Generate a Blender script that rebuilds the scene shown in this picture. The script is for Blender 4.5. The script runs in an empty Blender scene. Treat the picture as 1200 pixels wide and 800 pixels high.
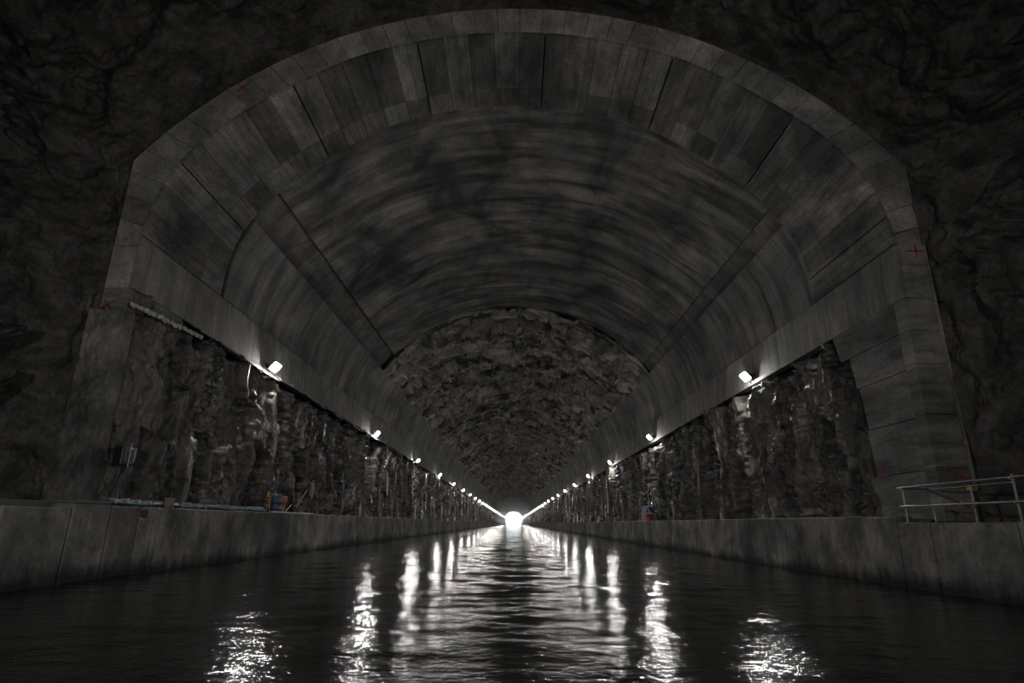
import bpy, math, random
import numpy as np
from mathutils import Vector, Matrix

random.seed(7)
H = 1.42                      # eye height above the water; geometry below is written relative to the eye
sc = bpy.context.scene
C = sc.collection

# ------------------------------------------------------------------ camera, world, hall lights, exposure
cam = bpy.data.cameras.new('camera')
cam.sensor_width = 36.0
cam.lens = 690.0 * 36.0 / 1200.0
cam.clip_end = 3000
cam_o = bpy.data.objects.new('camera', cam); C.objects.link(cam_o)
cam_o.location = (0, 0, H)
_f, _r = 690.0, 0.0145
_u, _v = 602.0 - 600, 400 - 613.0
_a = _u * math.cos(_r) - _v * math.sin(_r); _b = _u * math.sin(_r) + _v * math.cos(_r)
_y = Vector((_a, _b, _f)).normalized()                  # world +Y seen from the level camera (right, up, forward)
_z = Vector((0, _y.z, -_y.y)).normalized()
_x = -_y.cross(_z)
def _w(c): return Vector((_x.dot(c), _y.dot(c), _z.dot(c)))
_right = Vector((math.cos(_r), math.sin(_r), 0))     # screen right / up in level camera coordinates
_up = Vector((-math.sin(_r), math.cos(_r), 0))
R_, U_, F_ = _w(_right), _w(_up), _w(Vector((0, 0, 1)))
cam_o.matrix_world = Matrix(((R_.x, U_.x, -F_.x, 0), (R_.y, U_.y, -F_.y, 0), (R_.z, U_.z, -F_.z, H), (0, 0, 0, 1)))
sc.camera = cam_o

w = bpy.data.worlds.new('World'); sc.world = w; w.use_nodes = True
w.node_tree.nodes['Background'].inputs[0].default_value = (0.78, 0.92, 1.0, 1)   # overcast daylight beyond the far mouth
w.node_tree.nodes['Background'].inputs[1].default_value = 26.0

def area(name, loc, target, size, power, col=(1, 0.97, 0.93)):
    L = bpy.data.lights.new(name, 'AREA'); L.shape = 'DISK'; L.size = size; L.energy = power; L.color = col
    o = bpy.data.objects.new(name, L); C.objects.link(o)
    o.location = (loc[0], loc[1], loc[2] + H)
    d = Vector(target) - Vector(loc)
    o.rotation_euler = d.to_track_quat('-Z', 'Y').to_euler()
    return o
area('work_light', (-5.5, -1.0, 1.6), (3, 16, 7), 0.4, 540)
area('hall_light', (5.5, 3.0, 4.5), (-5, 16, 10), 0.5, 400)

LAMP = 440.0
sc.view_settings.view_transform = 'Standard'
sc.view_settings.look = 'None'
sc.view_settings.gamma = 1.0
sc.view_settings.exposure = 0.0
sc.view_settings.use_curve_mapping = False
sc.cycles.use_denoising = True
sc.cycles.max_bounces = 6
sc.cycles.diffuse_bounces = 4
sc.cycles.glossy_bounces = 3
sc.cycles.sample_clamp_indirect = 4.0
sc.cycles.caustics_reflective = False
sc.cycles.caustics_refractive = False

# ------------------------------------------------------------------ numpy noise
def h2(ix, iy, seed):
    n = (ix.astype(np.int64) * 374761393 + iy.astype(np.int64) * 668265263 + seed * 982451653) & 0xFFFFFFFF
    n = ((n ^ (n >> 13)) * 1274126177) & 0xFFFFFFFF
    n = (n ^ (n >> 16)) & 0xFFFFFFFF
    n = (n * 2246822519) & 0xFFFFFFFF
    return ((n ^ (n >> 15)) & 0xFFFFFF) / float(0x1000000)
def vn(u, v, seed=0):                     # smooth value noise, -1..1
    iu, iv = np.floor(u), np.floor(v); fu, fv = u - iu, v - iv
    fu = fu * fu * fu * (fu * (fu * 6 - 15) + 10); fv = fv * fv * fv * (fv * (fv * 6 - 15) + 10)
    a, b = h2(iu, iv, seed), h2(iu + 1, iv, seed); c, d = h2(iu, iv + 1, seed), h2(iu + 1, iv + 1, seed)
    return ((a * (1 - fu) + b * fu) * (1 - fv) + (c * (1 - fu) + d * fu) * fv) * 2 - 1
def fbm(u, v, seed=0, n=4):
    t = 0; amp = 1.0
    for k in range(n):
        t = t + amp * vn(u * 2 ** k + 17.3 * k, v * 2 ** k - 9.1 * k, seed + k); amp *= 0.5
    return t
def facets(u, v, cu, cv, seed, tilt=0.9):  # broken rock: every cell is its own tilted, offset plane
    p, q = u / cu, v / cv
    ip, iq = np.floor(p), np.floor(q)
    best = np.full(p.shape, 1e9); out = np.zeros(p.shape)
    for di in (-1, 0, 1):
        for dj in (-1, 0, 1):
            a, b = ip + di, iq + dj
            dx = p - (a + 0.1 + 0.8 * h2(a, b, seed)); dy = q - (b + 0.1 + 0.8 * h2(a, b, seed + 1))
            d = dx * dx + dy * dy
            val = (h2(a, b, seed + 2) - 0.5) + tilt * ((h2(a, b, seed + 3) - 0.5) * dx + (h2(a, b, seed + 4) - 0.5) * dy)
            m = d < best
            best = np.where(m, d, best); out = np.where(m, val, out)
    return out

# ------------------------------------------------------------------ mesh helpers
def link(o, parent=None, mats=None):
    C.objects.link(o)
    if parent is not None:
        o.parent = parent
    else:
        o.location.z += H
    return o
def tag(o, label=None, cat=None, group=None, kind=None):
    if label: o['label'] = label
    if cat: o['category'] = cat
    if group: o['group'] = group
    if kind: o['kind'] = kind
    return o
def empty(name, loc=(0, 0, 0), rz=0.0):
    o = bpy.data.objects.new(name, None); o.empty_display_size = 0.2
    o.location = loc; o.rotation_euler = (0, 0, rz)
    return link(o)
def grid_mesh(name, P, uv, mat, parent=None, smooth=True, flip=False):   # P: n x m x 3
    n, m = P.shape[:2]
    me = bpy.data.meshes.new(name)
    me.vertices.add(n * m); me.vertices.foreach_set('co', P.reshape(-1).astype(np.float32))
    i = np.arange((n - 1) * (m - 1)); r, c = i // (m - 1), i % (m - 1)
    a = r * m + c
    q = np.stack([a, a + 1, a + m + 1, a + m], 1)
    if flip: q = q[:, ::-1]
    me.loops.add(q.size); me.loops.foreach_set('vertex_index', q.reshape(-1).astype(np.int32))
    me.polygons.add(len(q)); me.polygons.foreach_set('loop_start', (np.arange(len(q)) * 4).astype(np.int32))
    me.polygons.foreach_set('loop_total', np.full(len(q), 4, np.int32))
    me.update(calc_edges=True)
    me.polygons.foreach_set('use_smooth', np.full(len(q), smooth, bool))
    if uv is not None:
        l = me.uv_layers.new(name='UVMap')
        l.data.foreach_set('uv', uv.reshape(-1, 2)[q.reshape(-1)].reshape(-1).astype(np.float32))
    me.materials.append(mat)
    o = bpy.data.objects.new(name, me)
    return link(o, parent)
class MB:
    """collects simple shapes, then links them as ONE mesh object"""
    def __init__(s): s.v = []; s.f = []
    def add(s, vs, fs):
        k = len(s.v); s.v += [tuple(p) for p in vs]; s.f += [tuple(i + k for i in f) for f in fs]; return s
    def box(s, c, d, rot=None, bev=0.0):
        x, y, z = d[0] / 2, d[1] / 2, d[2] / 2
        if bev > 0:
            vs = []; 
            b = bev
            for sx in (-1, 1):
                for sy in (-1, 1):
                    for sz in (-1, 1):
                        vs += [(sx * x, sy * (y - b), sz * (z - b)), (sx * (x - b), sy * y, sz * (z - b)), (sx * (x - b), sy * (y - b), sz * z)]
            def id(sx, sy, sz, k): return ((sx > 0) * 4 + (sy > 0) * 2 + (sz > 0)) * 3 + k
            fs = []
            for sg in (-1, 1):
                fs.append([id(sg, -1, -1, 0), id(sg, 1, -1, 0), id(sg, 1, 1, 0), id(sg, -1, 1, 0)][::sg])
                fs.append([id(-1, sg, -1, 1), id(-1, sg, 1, 1), id(1, sg, 1, 1), id(1, sg, -1, 1)][::sg])
                fs.append([id(-1, -1, sg, 2), id(1, -1, sg, 2), id(1, 1, sg, 2), id(-1, 1, sg, 2)][::sg])
                for sh in (-1, 1):
                    fs.append([id(sg, sh, -1, 0), id(sg, sh, 1, 0), id(sg, sh, 1, 1), id(sg, sh, -1, 1)])
                    fs.append([id(sg, -1, sh, 0), id(sg, 1, sh, 0), id(sg, 1, sh, 2), id(sg, -1, sh, 2)])
                    fs.append([id(-1, sg, sh, 1), id(1, sg, sh, 1), id(1, sg, sh, 2), id(-1, sg, sh, 2)])
                    for si in (-1, 1):
                        fs.append([id(sg, sh, si, 0), id(sg, sh, si, 1), id(sg, sh, si, 2)])
        else:
            vs = [(sx * x, sy * y, sz * z) for sx in (-1, 1) for sy in (-1, 1) for sz in (-1, 1)]
            fs = [(0, 1, 3, 2), (4, 6, 7, 5), (0, 4, 5, 1), (2, 3, 7, 6), (0, 2, 6, 4), (1, 5, 7, 3)]
        M = rot if rot is not None else Matrix.Identity(3)
        return s.add([Vector(c) + M @ Vector(p) for p in vs], fs)
    def tube(s, pts, r, n=8, cap=True):
        pts = [Vector(p) for p in pts]; rings = []
        prev = None
        for i, p in enumerate(pts):
            t = (pts[min(i + 1, len(pts) - 1)] - pts[max(i - 1, 0)]).normalized()
            if prev is None:
                a = t.orthogonal().normalized()
            else:
                a = (prev - t * prev.dot(t)).normalized()
            prev = a; b = t.cross(a)
            rr = r[i] if isinstance(r, (list, tuple)) else r
            rings.append([p + (a * math.cos(2 * math.pi * k / n) + b * math.sin(2 * math.pi * k / n)) * rr for k in range(n)])
        vs = [q for g in rings for q in g]; fs = []
        for i in range(len(pts) - 1):
            for k in range(n):
                fs.append((i * n + k, i * n + (k + 1) % n, (i + 1) * n + (k + 1) % n, (i + 1) * n + k))
        if cap:
            fs.append(tuple(range(n))[::-1]); fs.append(tuple((len(pts) - 1) * n + k for k in range(n)))
        return s.add(vs, fs)
    def build(s, name, mat, parent=None, smooth=False):
        me = bpy.data.meshes.new(name); me.from_pydata(s.v, [], s.f); me.materials.append(mat)
        import bmesh
        bm = bmesh.new(); bm.from_mesh(me); bmesh.ops.recalc_face_normals(bm, faces=bm.faces); bm.to_mesh(me); bm.free()
        if smooth:
            me.polygons.foreach_set('use_smooth', np.full(len(me.polygons), True, bool))
        return link(bpy.data.objects.new(name, me), parent)

# ------------------------------------------------------------------ materials
def mat_new(name):
    m = bpy.data.materials.new(name); m.use_nodes = True
    nt = m.node_tree; b = nt.nodes['Principled BSDF']
    def N(t, **kw):
        n = nt.nodes.new(t)
        for k, v in kw.items(): setattr(n, k, v)
        return n
    return m, nt, b, N, nt.links.new
def simple(name, col, rough=0.5, metal=0.0, var=0.25, scale=14.0, bump=0.15):
    m, nt, b, N, L = mat_new(name)
    tc = N('ShaderNodeTexCoord'); nz = N('ShaderNodeTexNoise'); nz.inputs['Scale'].default_value = scale; nz.inputs['Detail'].default_value = 5
    L(tc.outputs['Object'], nz.inputs['Vector'])
    r = N('ShaderNodeValToRGB'); e = r.color_ramp.elements
    e[0].position = 0.3; e[1].position = 0.7
    e[0].color = tuple(c * (1 - var) for c in col) + (1,); e[1].color = tuple(min(1, c * (1 + var)) for c in col) + (1,)
    L(nz.outputs[0], r.inputs[0]); L(r.outputs[0], b.inputs['Base Color'])
    bp = N('ShaderNodeBump'); bp.inputs['Strength'].default_value = bump; bp.inputs['Distance'].default_value = 0.01
    L(nz.outputs[0], bp.inputs['Height']); L(bp.outputs[0], b.inputs['Normal'])
    b.inputs['Roughness'].default_value = rough; b.inputs['Metallic'].default_value = metal
    return m
def concrete(name, col, streak=(0.25, 1.6), dark=0.35, amount=0.55, board=0.0, holes=False, grid=None, rough=0.75, rnd=0.35, tint=(1.0, 0.94, 0.88), coord='UV', water=False):
    """cast concrete; streak = scale along the arc and along the tunnel of the runs and stains"""
    m, nt, b, N, L = mat_new(name)
    tc = N('ShaderNodeTexCoord')
    def mp(sx, sy, sz=1.0):
        k = N('ShaderNodeMapping'); k.inputs['Scale'].default_value = (sx, sy, sz); L(tc.outputs[coord], k.inputs['Vector']); return k
    def noise(vec, scale, det=6, rough_=0.6, dist=0.0):
        n = N('ShaderNodeTexNoise'); n.inputs['Scale'].default_value = scale; n.inputs['Detail'].default_value = det
        n.inputs['Roughness'].default_value = rough_; n.inputs['Distortion'].default_value = dist
        L(vec.outputs[0], n.inputs['Vector']); return n
    def ramp(src, p0, p1, v0, v1):
        r = N('ShaderNodeMapRange'); r.inputs[1].default_value = p0; r.inputs[2].default_value = p1
        r.inputs[3].default_value = v0; r.inputs[4].default_value = v1; L(src, r.inputs[0]); return r.outputs[0]
    def mul(a, c):
        n = N('ShaderNodeMath', operation='MULTIPLY'); L(a, n.inputs[0])
        if isinstance(c, float): n.inputs[1].default_value = c
        else: L(c, n.inputs[1])
        return n.outputs[0]
    s1 = noise(mp(streak[0], streak[1]), 1.0, 8, 0.65, 0.4)
    s2 = noise(mp(streak[0] * 3, streak[1] * 4), 1.0, 6, 0.7)
    s3 = noise(mp(0.35, 0.22), 1.0, 4, 0.6, 0.8)
    fine = noise(mp(1, 1), 9.0, 8, 0.7)
    k = ramp(s1.outputs[0], 0.36, 0.62, dark, 1.12)
    k = mul(k, ramp(s3.outputs[0], 0.34, 0.66, 1 - amount, 1.25))
    k = mul(k, ramp(s2.outputs[0], 0.3, 0.7, 0.72, 1.25))
    k = mul(k, ramp(fine.outputs[0], 0.3, 0.7, 0.68, 1.28))
    oi = N('ShaderNodeObjectInfo')
    k = mul(k, ramp(oi.outputs['Random'], 0, 1, 1 - rnd, 1 + rnd * 0.7))
    height = fine.outputs[0]
    if board > 0:
        wv = N('ShaderNodeTexWave', wave_type='BANDS', bands_direction='X'); wv.inputs['Scale'].default_value = board; wv.inputs['Distortion'].default_value = 0.3
        wv.inputs['Detail'].default_value = 1
        L(mp(1, 1).outputs[0], wv.inputs['Vector'])
        k = mul(k, ramp(wv.outputs[1], 0.0, 0.12, 0.75, 1.0))
    if grid:                                 # faint pale joints of the form boards
        br = N('ShaderNodeTexBrick'); br.inputs['Scale'].default_value = 1.0; br.inputs['Mortar Size'].default_value = 0.012; br.inputs['Mortar Smooth'].default_value = 0.3
        br.inputs['Brick Width'].default_value = grid[0]; br.inputs['Row Height'].default_value = grid[1]; br.offset = 0.0 if len(grid) < 3 else grid[2]
        L(tc.outputs[coord], br.inputs['Vector'])
        k = mul(k, ramp(br.outputs['Fac'], 0, 1, 1.0, 1.35))
    if holes:
        sx = N('ShaderNodeSeparateXYZ'); L(mp(1 / 0.75, 1 / 0.62).outputs[0], sx.inputs[0])
        def cen(o):
            fr = N('ShaderNodeMath', operation='FRACT'); L(o, fr.inputs[0])
            sb = N('ShaderNodeMath', operation='SUBTRACT'); L(fr.outputs[0], sb.inputs[0]); sb.inputs[1].default_value = 0.5
            pw = N('ShaderNodeMath', operation='POWER'); L(sb.outputs[0], pw.inputs[0]); pw.inputs[1].default_value = 2; return pw.outputs[0]
        ad = N('ShaderNodeMath', operation='ADD'); L(cen(sx.outputs[0]), ad.inputs[0]); L(cen(sx.outputs[1]), ad.inputs[1])
        k = mul(k, ramp(ad.outputs[0], 0.0012, 0.003, 0.15, 1.0))
    if water:                                # permanent wet, algae-black tide band just above the water
        g = N('ShaderNodeTexCoord'); sp = N('ShaderNodeSeparateXYZ'); L(g.outputs['UV'], sp.inputs[0])
        wob = N('ShaderNodeMath', operation='ADD'); L(sp.outputs[0], wob.inputs[0]); L(ramp(s3.outputs[0], 0.2, 0.8, -0.18, 0.18), wob.inputs[1])
        wob2 = N('ShaderNodeMath', operation='ADD'); L(wob.outputs[0], wob2.inputs[0]); L(ramp(s2.outputs[0], 0.2, 0.8, -0.15, 0.15), wob2.inputs[1])
        k = mul(k, ramp(wob2.outputs[0], -1.36, -1.02, 0.12, 1.0))
    mx = N('ShaderNodeMix', data_type='RGBA', blend_type='MULTIPLY'); mx.inputs[0].default_value = 1.0
    tn = N('ShaderNodeMix', data_type='RGBA')
    tn.inputs[6].default_value = (col * 0.93, col * 0.95, col * 0.93, 1); tn.inputs[7].default_value = (col * tint[0], col * tint[1], col * tint[2], 1)
    L(ramp(s3.outputs[0], 0.4, 0.6, 0, 1), tn.inputs[0])
    cv = N('ShaderNodeCombineColor'); [L(k, cv.inputs[i]) for i in range(3)]
    L(tn.outputs[2], mx.inputs[6]); L(cv.outputs[0], mx.inputs[7]); L(mx.outputs[2], b.inputs['Base Color'])
    bp = N('ShaderNodeBump'); bp.inputs['Strength'].default_value = 0.35; bp.inputs['Distance'].default_value = 0.03
    L(height, bp.inputs['Height']); L(bp.outputs[0], b.inputs['Normal'])
    b.inputs['Roughness'].default_value = rough
    b.inputs['Specular IOR Level'].default_value = 0.35
    return m
def rock(name, c0, c1, rough=(0.3, 0.7), scale=1.0, rust=0.0, bump=0.9, stretch=1.0, uvs=None):
    m, nt, b, N, L = mat_new(name)
    tc = N('ShaderNodeTexCoord'); mp = N('ShaderNodeMapping'); mp.inputs['Scale'].default_value = (1, 1, stretch)
    L(tc.outputs['UV' if uvs else 'Object'], mp.inputs['Vector'])
    if uvs: mp.inputs['Scale'].default_value = (uvs[0], uvs[1], 1)
    def noise(scale, det=8, r=0.65, d=0.0):
        n = N('ShaderNodeTexNoise'); n.inputs['Scale'].default_value = scale; n.inputs['Detail'].default_value = det
        n.inputs['Roughness'].default_value = r; n.inputs['Distortion'].default_value = d; L(mp.outputs[0], n.inputs['Vector']); return n
    a = noise(0.9 * scale, 8, 0.7, 0.6); f = noise(6 * scale, 10, 0.75, 0.5); g = noise(0.35 * scale, 4, 0.6, 0.8)
    r = N('ShaderNodeValToRGB'); e = r.color_ramp.elements
    e[0].position = 0.40; e[1].position = 0.62; e[0].color = c0 + (1,); e[1].color = c1 + (1,)
    L(a.outputs[0], r.inputs[0])
    r2 = N('ShaderNodeMapRange'); r2.inputs[1].default_value = 0.3; r2.inputs[2].default_value = 0.7; r2.inputs[3].default_value = 0.35; r2.inputs[4].default_value = 1.55
    L(f.outputs[0], r2.inputs[0])
    mx = N('ShaderNodeMix', data_type='RGBA', blend_type='MULTIPLY'); mx.inputs[0].default_value = 1
    cv = N('ShaderNodeCombineColor'); [L(r2.outputs[0], cv.inputs[i]) for i in range(3)]
    L(r.outputs[0], mx.inputs[6]); L(cv.outputs[0], mx.inputs[7])
    out = mx.outputs[2]
    if rust > 0:
        rr = N('ShaderNodeMapRange'); rr.inputs[1].default_value = 0.60; rr.inputs[2].default_value = 0.70; rr.inputs[3].default_value = 0; rr.inputs[4].default_value = rust
        L(g.outputs[0], rr.inputs[0])
        m2 = N('ShaderNodeMix', data_type='RGBA'); L(rr.outputs[0], m2.inputs[0]); L(out, m2.inputs[6]); m2.inputs[7].default_value = (0.20, 0.13, 0.05, 1)
        out = m2.outputs[2]
    L(out, b.inputs['Base Color'])
    ro = N('ShaderNodeMapRange'); ro.inputs[1].default_value = 0.4; ro.inputs[2].default_value = 0.6; ro.inputs[3].default_value = rough[0]; ro.inputs[4].default_value = rough[1]
    L(g.outputs[0], ro.inputs[0]); L(ro.outputs[0], b.inputs['Roughness'])
    bp = N('ShaderNodeBump'); bp.inputs['Strength'].default_value = bump; bp.inputs['Distance'].default_value = 0.08
    L(f.outputs[0], bp.inputs['Height']); L(bp.outputs[0], b.inputs['Normal'])
    return m

M_ring = concrete('ring_concrete', 0.27, (0.6, 0.6), 0.6, 0.45, rnd=0.22, tint=(1.0, 0.9, 0.81))
M_bar = concrete('barrel_concrete', 0.22, (1.0, 0.3), 0.42, 0.65, board=1.1, rnd=0.5, grid=(0.48, 0.82), tint=(1.0, 0.92, 0.84))
M_vault = concrete('vault_concrete', 0.23, (0.16, 0.8), 0.2, 0.75, rnd=0.10, grid=(2.3, 0.62))
M_haunch = concrete('haunch_concrete', 0.21, (0.12, 1.1), 0.4, 0.5, holes=True, rnd=0.15)
M_band = concrete('band_concrete', 0.23, (0.3, 1.6), 0.65, 0.35, rnd=0.18)
M_strip = concrete('strip_concrete', 0.15, (0.8, 1.2), 0.5, 0.5, rnd=0.3)
M_pier = concrete('pier_concrete', 0.20, (1.8, 0.3), 0.45, 0.45, rnd=0.18)
M_face = concrete('rough_pier_concrete', 0.21, (0.7, 0.9), 0.4, 0.6, rnd=0.0, tint=(1.0, 0.88, 0.78))
M_quay = concrete('quay_concrete', 0.29, (0.5, 0.9), 0.4, 0.6, rnd=0.25, water=True, tint=(1.0, 0.92, 0.84))
M_back = simple('joint_concrete', (0.05, 0.048, 0.045), 0.9)
M_floor = simple('walkway_concrete', (0.14, 0.13, 0.12), 0.85, scale=3)
M_bed = simple('bed_mud', (0.02, 0.02, 0.018), 0.9, scale=2)
M_rock = rock('wall_rock', (0.02, 0.019, 0.0175), (0.155, 0.143, 0.13), (0.16, 0.5), rust=0.35, stretch=0.35)
M_crown = rock('crown_rock', (0.025, 0.024, 0.022), (0.44, 0.415, 0.385), (0.3, 0.6), scale=0.9, uvs=(0.3, 1.8))
M_hall = rock('hall_shotcrete', (0.03, 0.029, 0.027), (0.10, 0.095, 0.088), (0.45, 0.75), scale=1.2, bump=0.7)
M_cavern = rock('cavern_rock', (0.03, 0.029, 0.028), (0.10, 0.097, 0.09), (0.4, 0.7), scale=1.2, bump=0.9)
M_steel = simple('galvanised_steel', (0.24, 0.245, 0.25), 0.42, 0.8, 0.2)
M_yellow = simple('yellow_paint', (0.40, 0.32, 0.02), 0.55)
M_black = simple('black_plastic', (0.012, 0.012, 0.013), 0.4)
M_dark = simple('dark_steel', (0.05, 0.05, 0.052), 0.5, 0.4)
M_red = simple('red_paint', (0.24, 0.025, 0.03), 0.45)
M_blue = simple('blue_tarp', (0.02, 0.04, 0.16), 0.5)
M_teal = simple('teal_hose', (0.045, 0.11, 0.14), 0.5)
M_white = simple('pale_plastic', (0.34, 0.335, 0.345), 0.5)
M_wood = simple('raw_timber', (0.24, 0.18, 0.125), 0.8)
M_pink = simple('pink_timber', (0.24, 0.17, 0.14), 0.85)
M_orange = simple('orange_plastic', (0.26, 0.09, 0.03), 0.5)
M_mortar = simple('pale_mortar', (0.42, 0.40, 0.38), 0.9, scale=9, bump=0.6)
M_mag = simple('magenta_spray', (0.26, 0.03, 0.08), 0.8, var=0.6)
M_tin = simple('weathered_sheet', (0.20, 0.20, 0.21), 0.55, 0.3, 0.45)
def emit(name, col, s):
    m, nt, b, N, L = mat_new(name)
    b.inputs['Base Color'].default_value = (0.8, 0.8, 0.8, 1)
    b.inputs['Emission Color'].default_value = col + (1,); b.inputs['Emission Strength'].default_value = s
    return m
M_lamp = emit('lamp_glow', (1.0, 0.965, 0.93), LAMP)
WAVE = 1.0
def water_mat():
    m, nt, b, N, L = mat_new('canal_water')
    b.inputs['Base Color'].default_value = (0.006, 0.008, 0.0065, 1)
    b.inputs['Roughness'].default_value = 0.10; b.inputs['IOR'].default_value = 1.33
    tc = N('ShaderNodeTexCoord')
    def nz(sx, sy, scale, det, dist):
        mp = N('ShaderNodeMapping'); mp.inputs['Scale'].default_value = (sx, sy, 1); L(tc.outputs['Object'], mp.inputs['Vector'])
        n = N('ShaderNodeTexNoise'); n.inputs['Scale'].default_value = scale; n.inputs['Detail'].default_value = det
        n.inputs['Roughness'].default_value = 0.55; n.inputs['Distortion'].default_value = dist; L(mp.outputs[0], n.inputs['Vector']); return n
    c = nz(0.75, 1.3, 9.0, 3, 0.4)
    sp = N('ShaderNodeSeparateXYZ'); L(tc.outputs['Object'], sp.inputs[0])
    dv = N('ShaderNodeMath', operation='MULTIPLY_ADD'); L(sp.outputs[1], dv.inputs[0]); dv.inputs[1].default_value = 1 / 5.0; dv.inputs[2].default_value = 1.0
    mx_ = N('ShaderNodeMath', operation='MAXIMUM'); L(dv.outputs[0], mx_.inputs[0]); mx_.inputs[1].default_value = 1.0
    iv = N('ShaderNodeMath', operation='DIVIDE'); iv.inputs[0].default_value = 1.0; L(mx_.outputs[0], iv.inputs[1])   # finest ripples die out deeper in
    b2 = N('ShaderNodeBump'); b2.inputs['Distance'].default_value = 0.03; L(c.outputs[0], b2.inputs['Height'])
    L(iv.outputs[0], b2.inputs['Strength']); L(b2.outputs[0], b.inputs['Normal'])
    return m
M_water = water_mat()

# ------------------------------------------------------------------ cross-section of the tunnel
XB = 11.35
def catmull(P, n=24):
    P = np.array(P, float); Q = np.vstack([2 * P[0] - P[1], P, 2 * P[-1] - P[-2]]); out = []
    for i in range(1, len(Q) - 2):
        for k in range(n):
            t = k / n
            out.append(0.5 * ((2 * Q[i]) + (-Q[i - 1] + Q[i + 1]) * t + (2 * Q[i - 1] - 5 * Q[i] + 4 * Q[i + 1] - Q[i + 2]) * t * t + (-Q[i - 1] + 3 * Q[i] - 3 * Q[i + 1] + Q[i + 2]) * t ** 3))
    out.append(P[-1]); return np.array(out)
half = [(XB, 6.5), (XB, 7.5), (XB - 0.03, 8.6), (10.72, 10.6), (9.05, 12.55), (5.75, 14.72), (2.9, 15.65), (0, 15.95)]
full = half + [(-x, z) for x, z in half[-2::-1]]          # from right spring over the crown to the left spring
PR = catmull(full); PS = np.concatenate([[0], np.cumsum(np.hypot(*(PR[1:] - PR[:-1]).T))]); SL = PS[-1]
def prof(s, off=0.0):                                      # s: arc length from the right; off outward
    s = np.asarray(s, float)
    x, z = np.interp(s, PS, PR[:, 0]), np.interp(s, PS, PR[:, 1])
    e = 0.25
    tx = np.interp(s + e, PS, PR[:, 0]) - np.interp(s - e, PS, PR[:, 0]); tz = np.interp(s + e, PS, PR[:, 1]) - np.interp(s - e, PS, PR[:, 1])
    L = np.hypot(tx, tz); nx, nz = tz / L, -tx / L
    return x + nx * off, z + nz * off
def s_at_ratio(k):                                         # s on the right half where Z/X = k
    ss = np.linspace(0, SL / 2 - 0.01, 2000); x, z = prof(ss); return float(ss[np.argmax(z / x > k)])
S_joint = 1.72                                             # joint between the vertical band and the arch
S_low, S_up, S_upL = s_at_ratio(1.09), s_at_ratio(1.21), s_at_ratio(1.31)           # shoulder strip
CEN = np.array([0.0, 5.5])
def y_end(s):                                              # where the entrance barrel stops (bowed)
    s = np.asarray(s, float); k = np.abs(s - SL / 2) / (SL / 2)
    return 19.75 + 1.75 * k ** 2.2
def y_crown(s):
    k = np.abs(np.asarray(s, float) - SL / 2) / (SL / 2 - S_low); return 43.2 + 1.7 * np.clip(k, 0, 1) ** 2 + 0.5 * vn(np.asarray(s, float) * 0.9, np.zeros_like(np.asarray(s, float)), 77)

def slab(name, sa, sb, fya, fyb, off, thick, mat, parent, ns=3, ch=0.012):
    """curved cast panel with chamfered edges; fya/fyb give its two ends along the tunnel"""
    ds = np.linspace(sa, sb, ns + 1); V = []; F = []; UV = []
    din = np.linspace(sa + ch, sb - ch, ns + 1)
    def row(s, fy, o, sg=0.0):
        x, z = prof(s, o); y = (fy(s) if callable(fy) else np.full(len(s), float(fy))) + sg
        return [(x[i], y[i], z[i]) for i in range(len(s))], [(s[i], y[i]) for i in range(len(s))]
    for s, fy, o, sg in ((din, fya, off, ch), (din, fyb, off, -ch), (ds, fya, off + ch, 0), (ds, fyb, off + ch, 0), (ds, fya, off + thick, 0), (ds, fyb, off + thick, 0)):
        p, q = row(s, fy, o, sg); V += p; UV += q
    n = ns + 1
    def id(r, i): return r * n + i
    for i in range(ns):
        F += [(id(0, i), id(0, i + 1), id(1, i + 1), id(1, i)), (id(2, i), id(2, i + 1), id(0, i + 1), id(0, i)), (id(1, i), id(1, i + 1), id(3, i + 1), id(3, i)),
              (id(4, i), id(4, i + 1), id(2, i + 1), id(2, i)), (id(3, i), id(3, i + 1), id(5, i + 1), id(5, i))]
    F += [(id(2, 0), id(0, 0), id(1, 0), id(3, 0)), (id(0, ns), id(2, ns), id(3, ns), id(1, ns)), (id(4, 0), id(2, 0), id(3, 0), id(5, 0)), (id(2, ns), id(4, ns), id(5, ns), id(3, ns))]
    me = bpy.data.meshes.new(name); me.from_pydata(V, [], F)
    l = me.uv_layers.new(name='UVMap'); vi = np.zeros(len(me.loops), np.int32); me.loops.foreach_get('vertex_index', vi)
    l.data.foreach_set('uv', np.array(UV, np.float32)[vi].reshape(-1)); me.materials.append(mat)
    return link(bpy.data.objects.new(name, me), parent)
def block(name, poly, y0, y1, mat, parent, axis='y', ch=0.02):
    """prism over a polygon: in the X-Z plane (axis y) or, for wall pieces, any plane given as 3-D points plus a depth vector"""
    P = [Vector((p[0], y0, p[1])) for p in poly]; D = Vector((0, y1 - y0, 0))
    return prism(name, P, D, mat, parent, ch)
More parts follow.
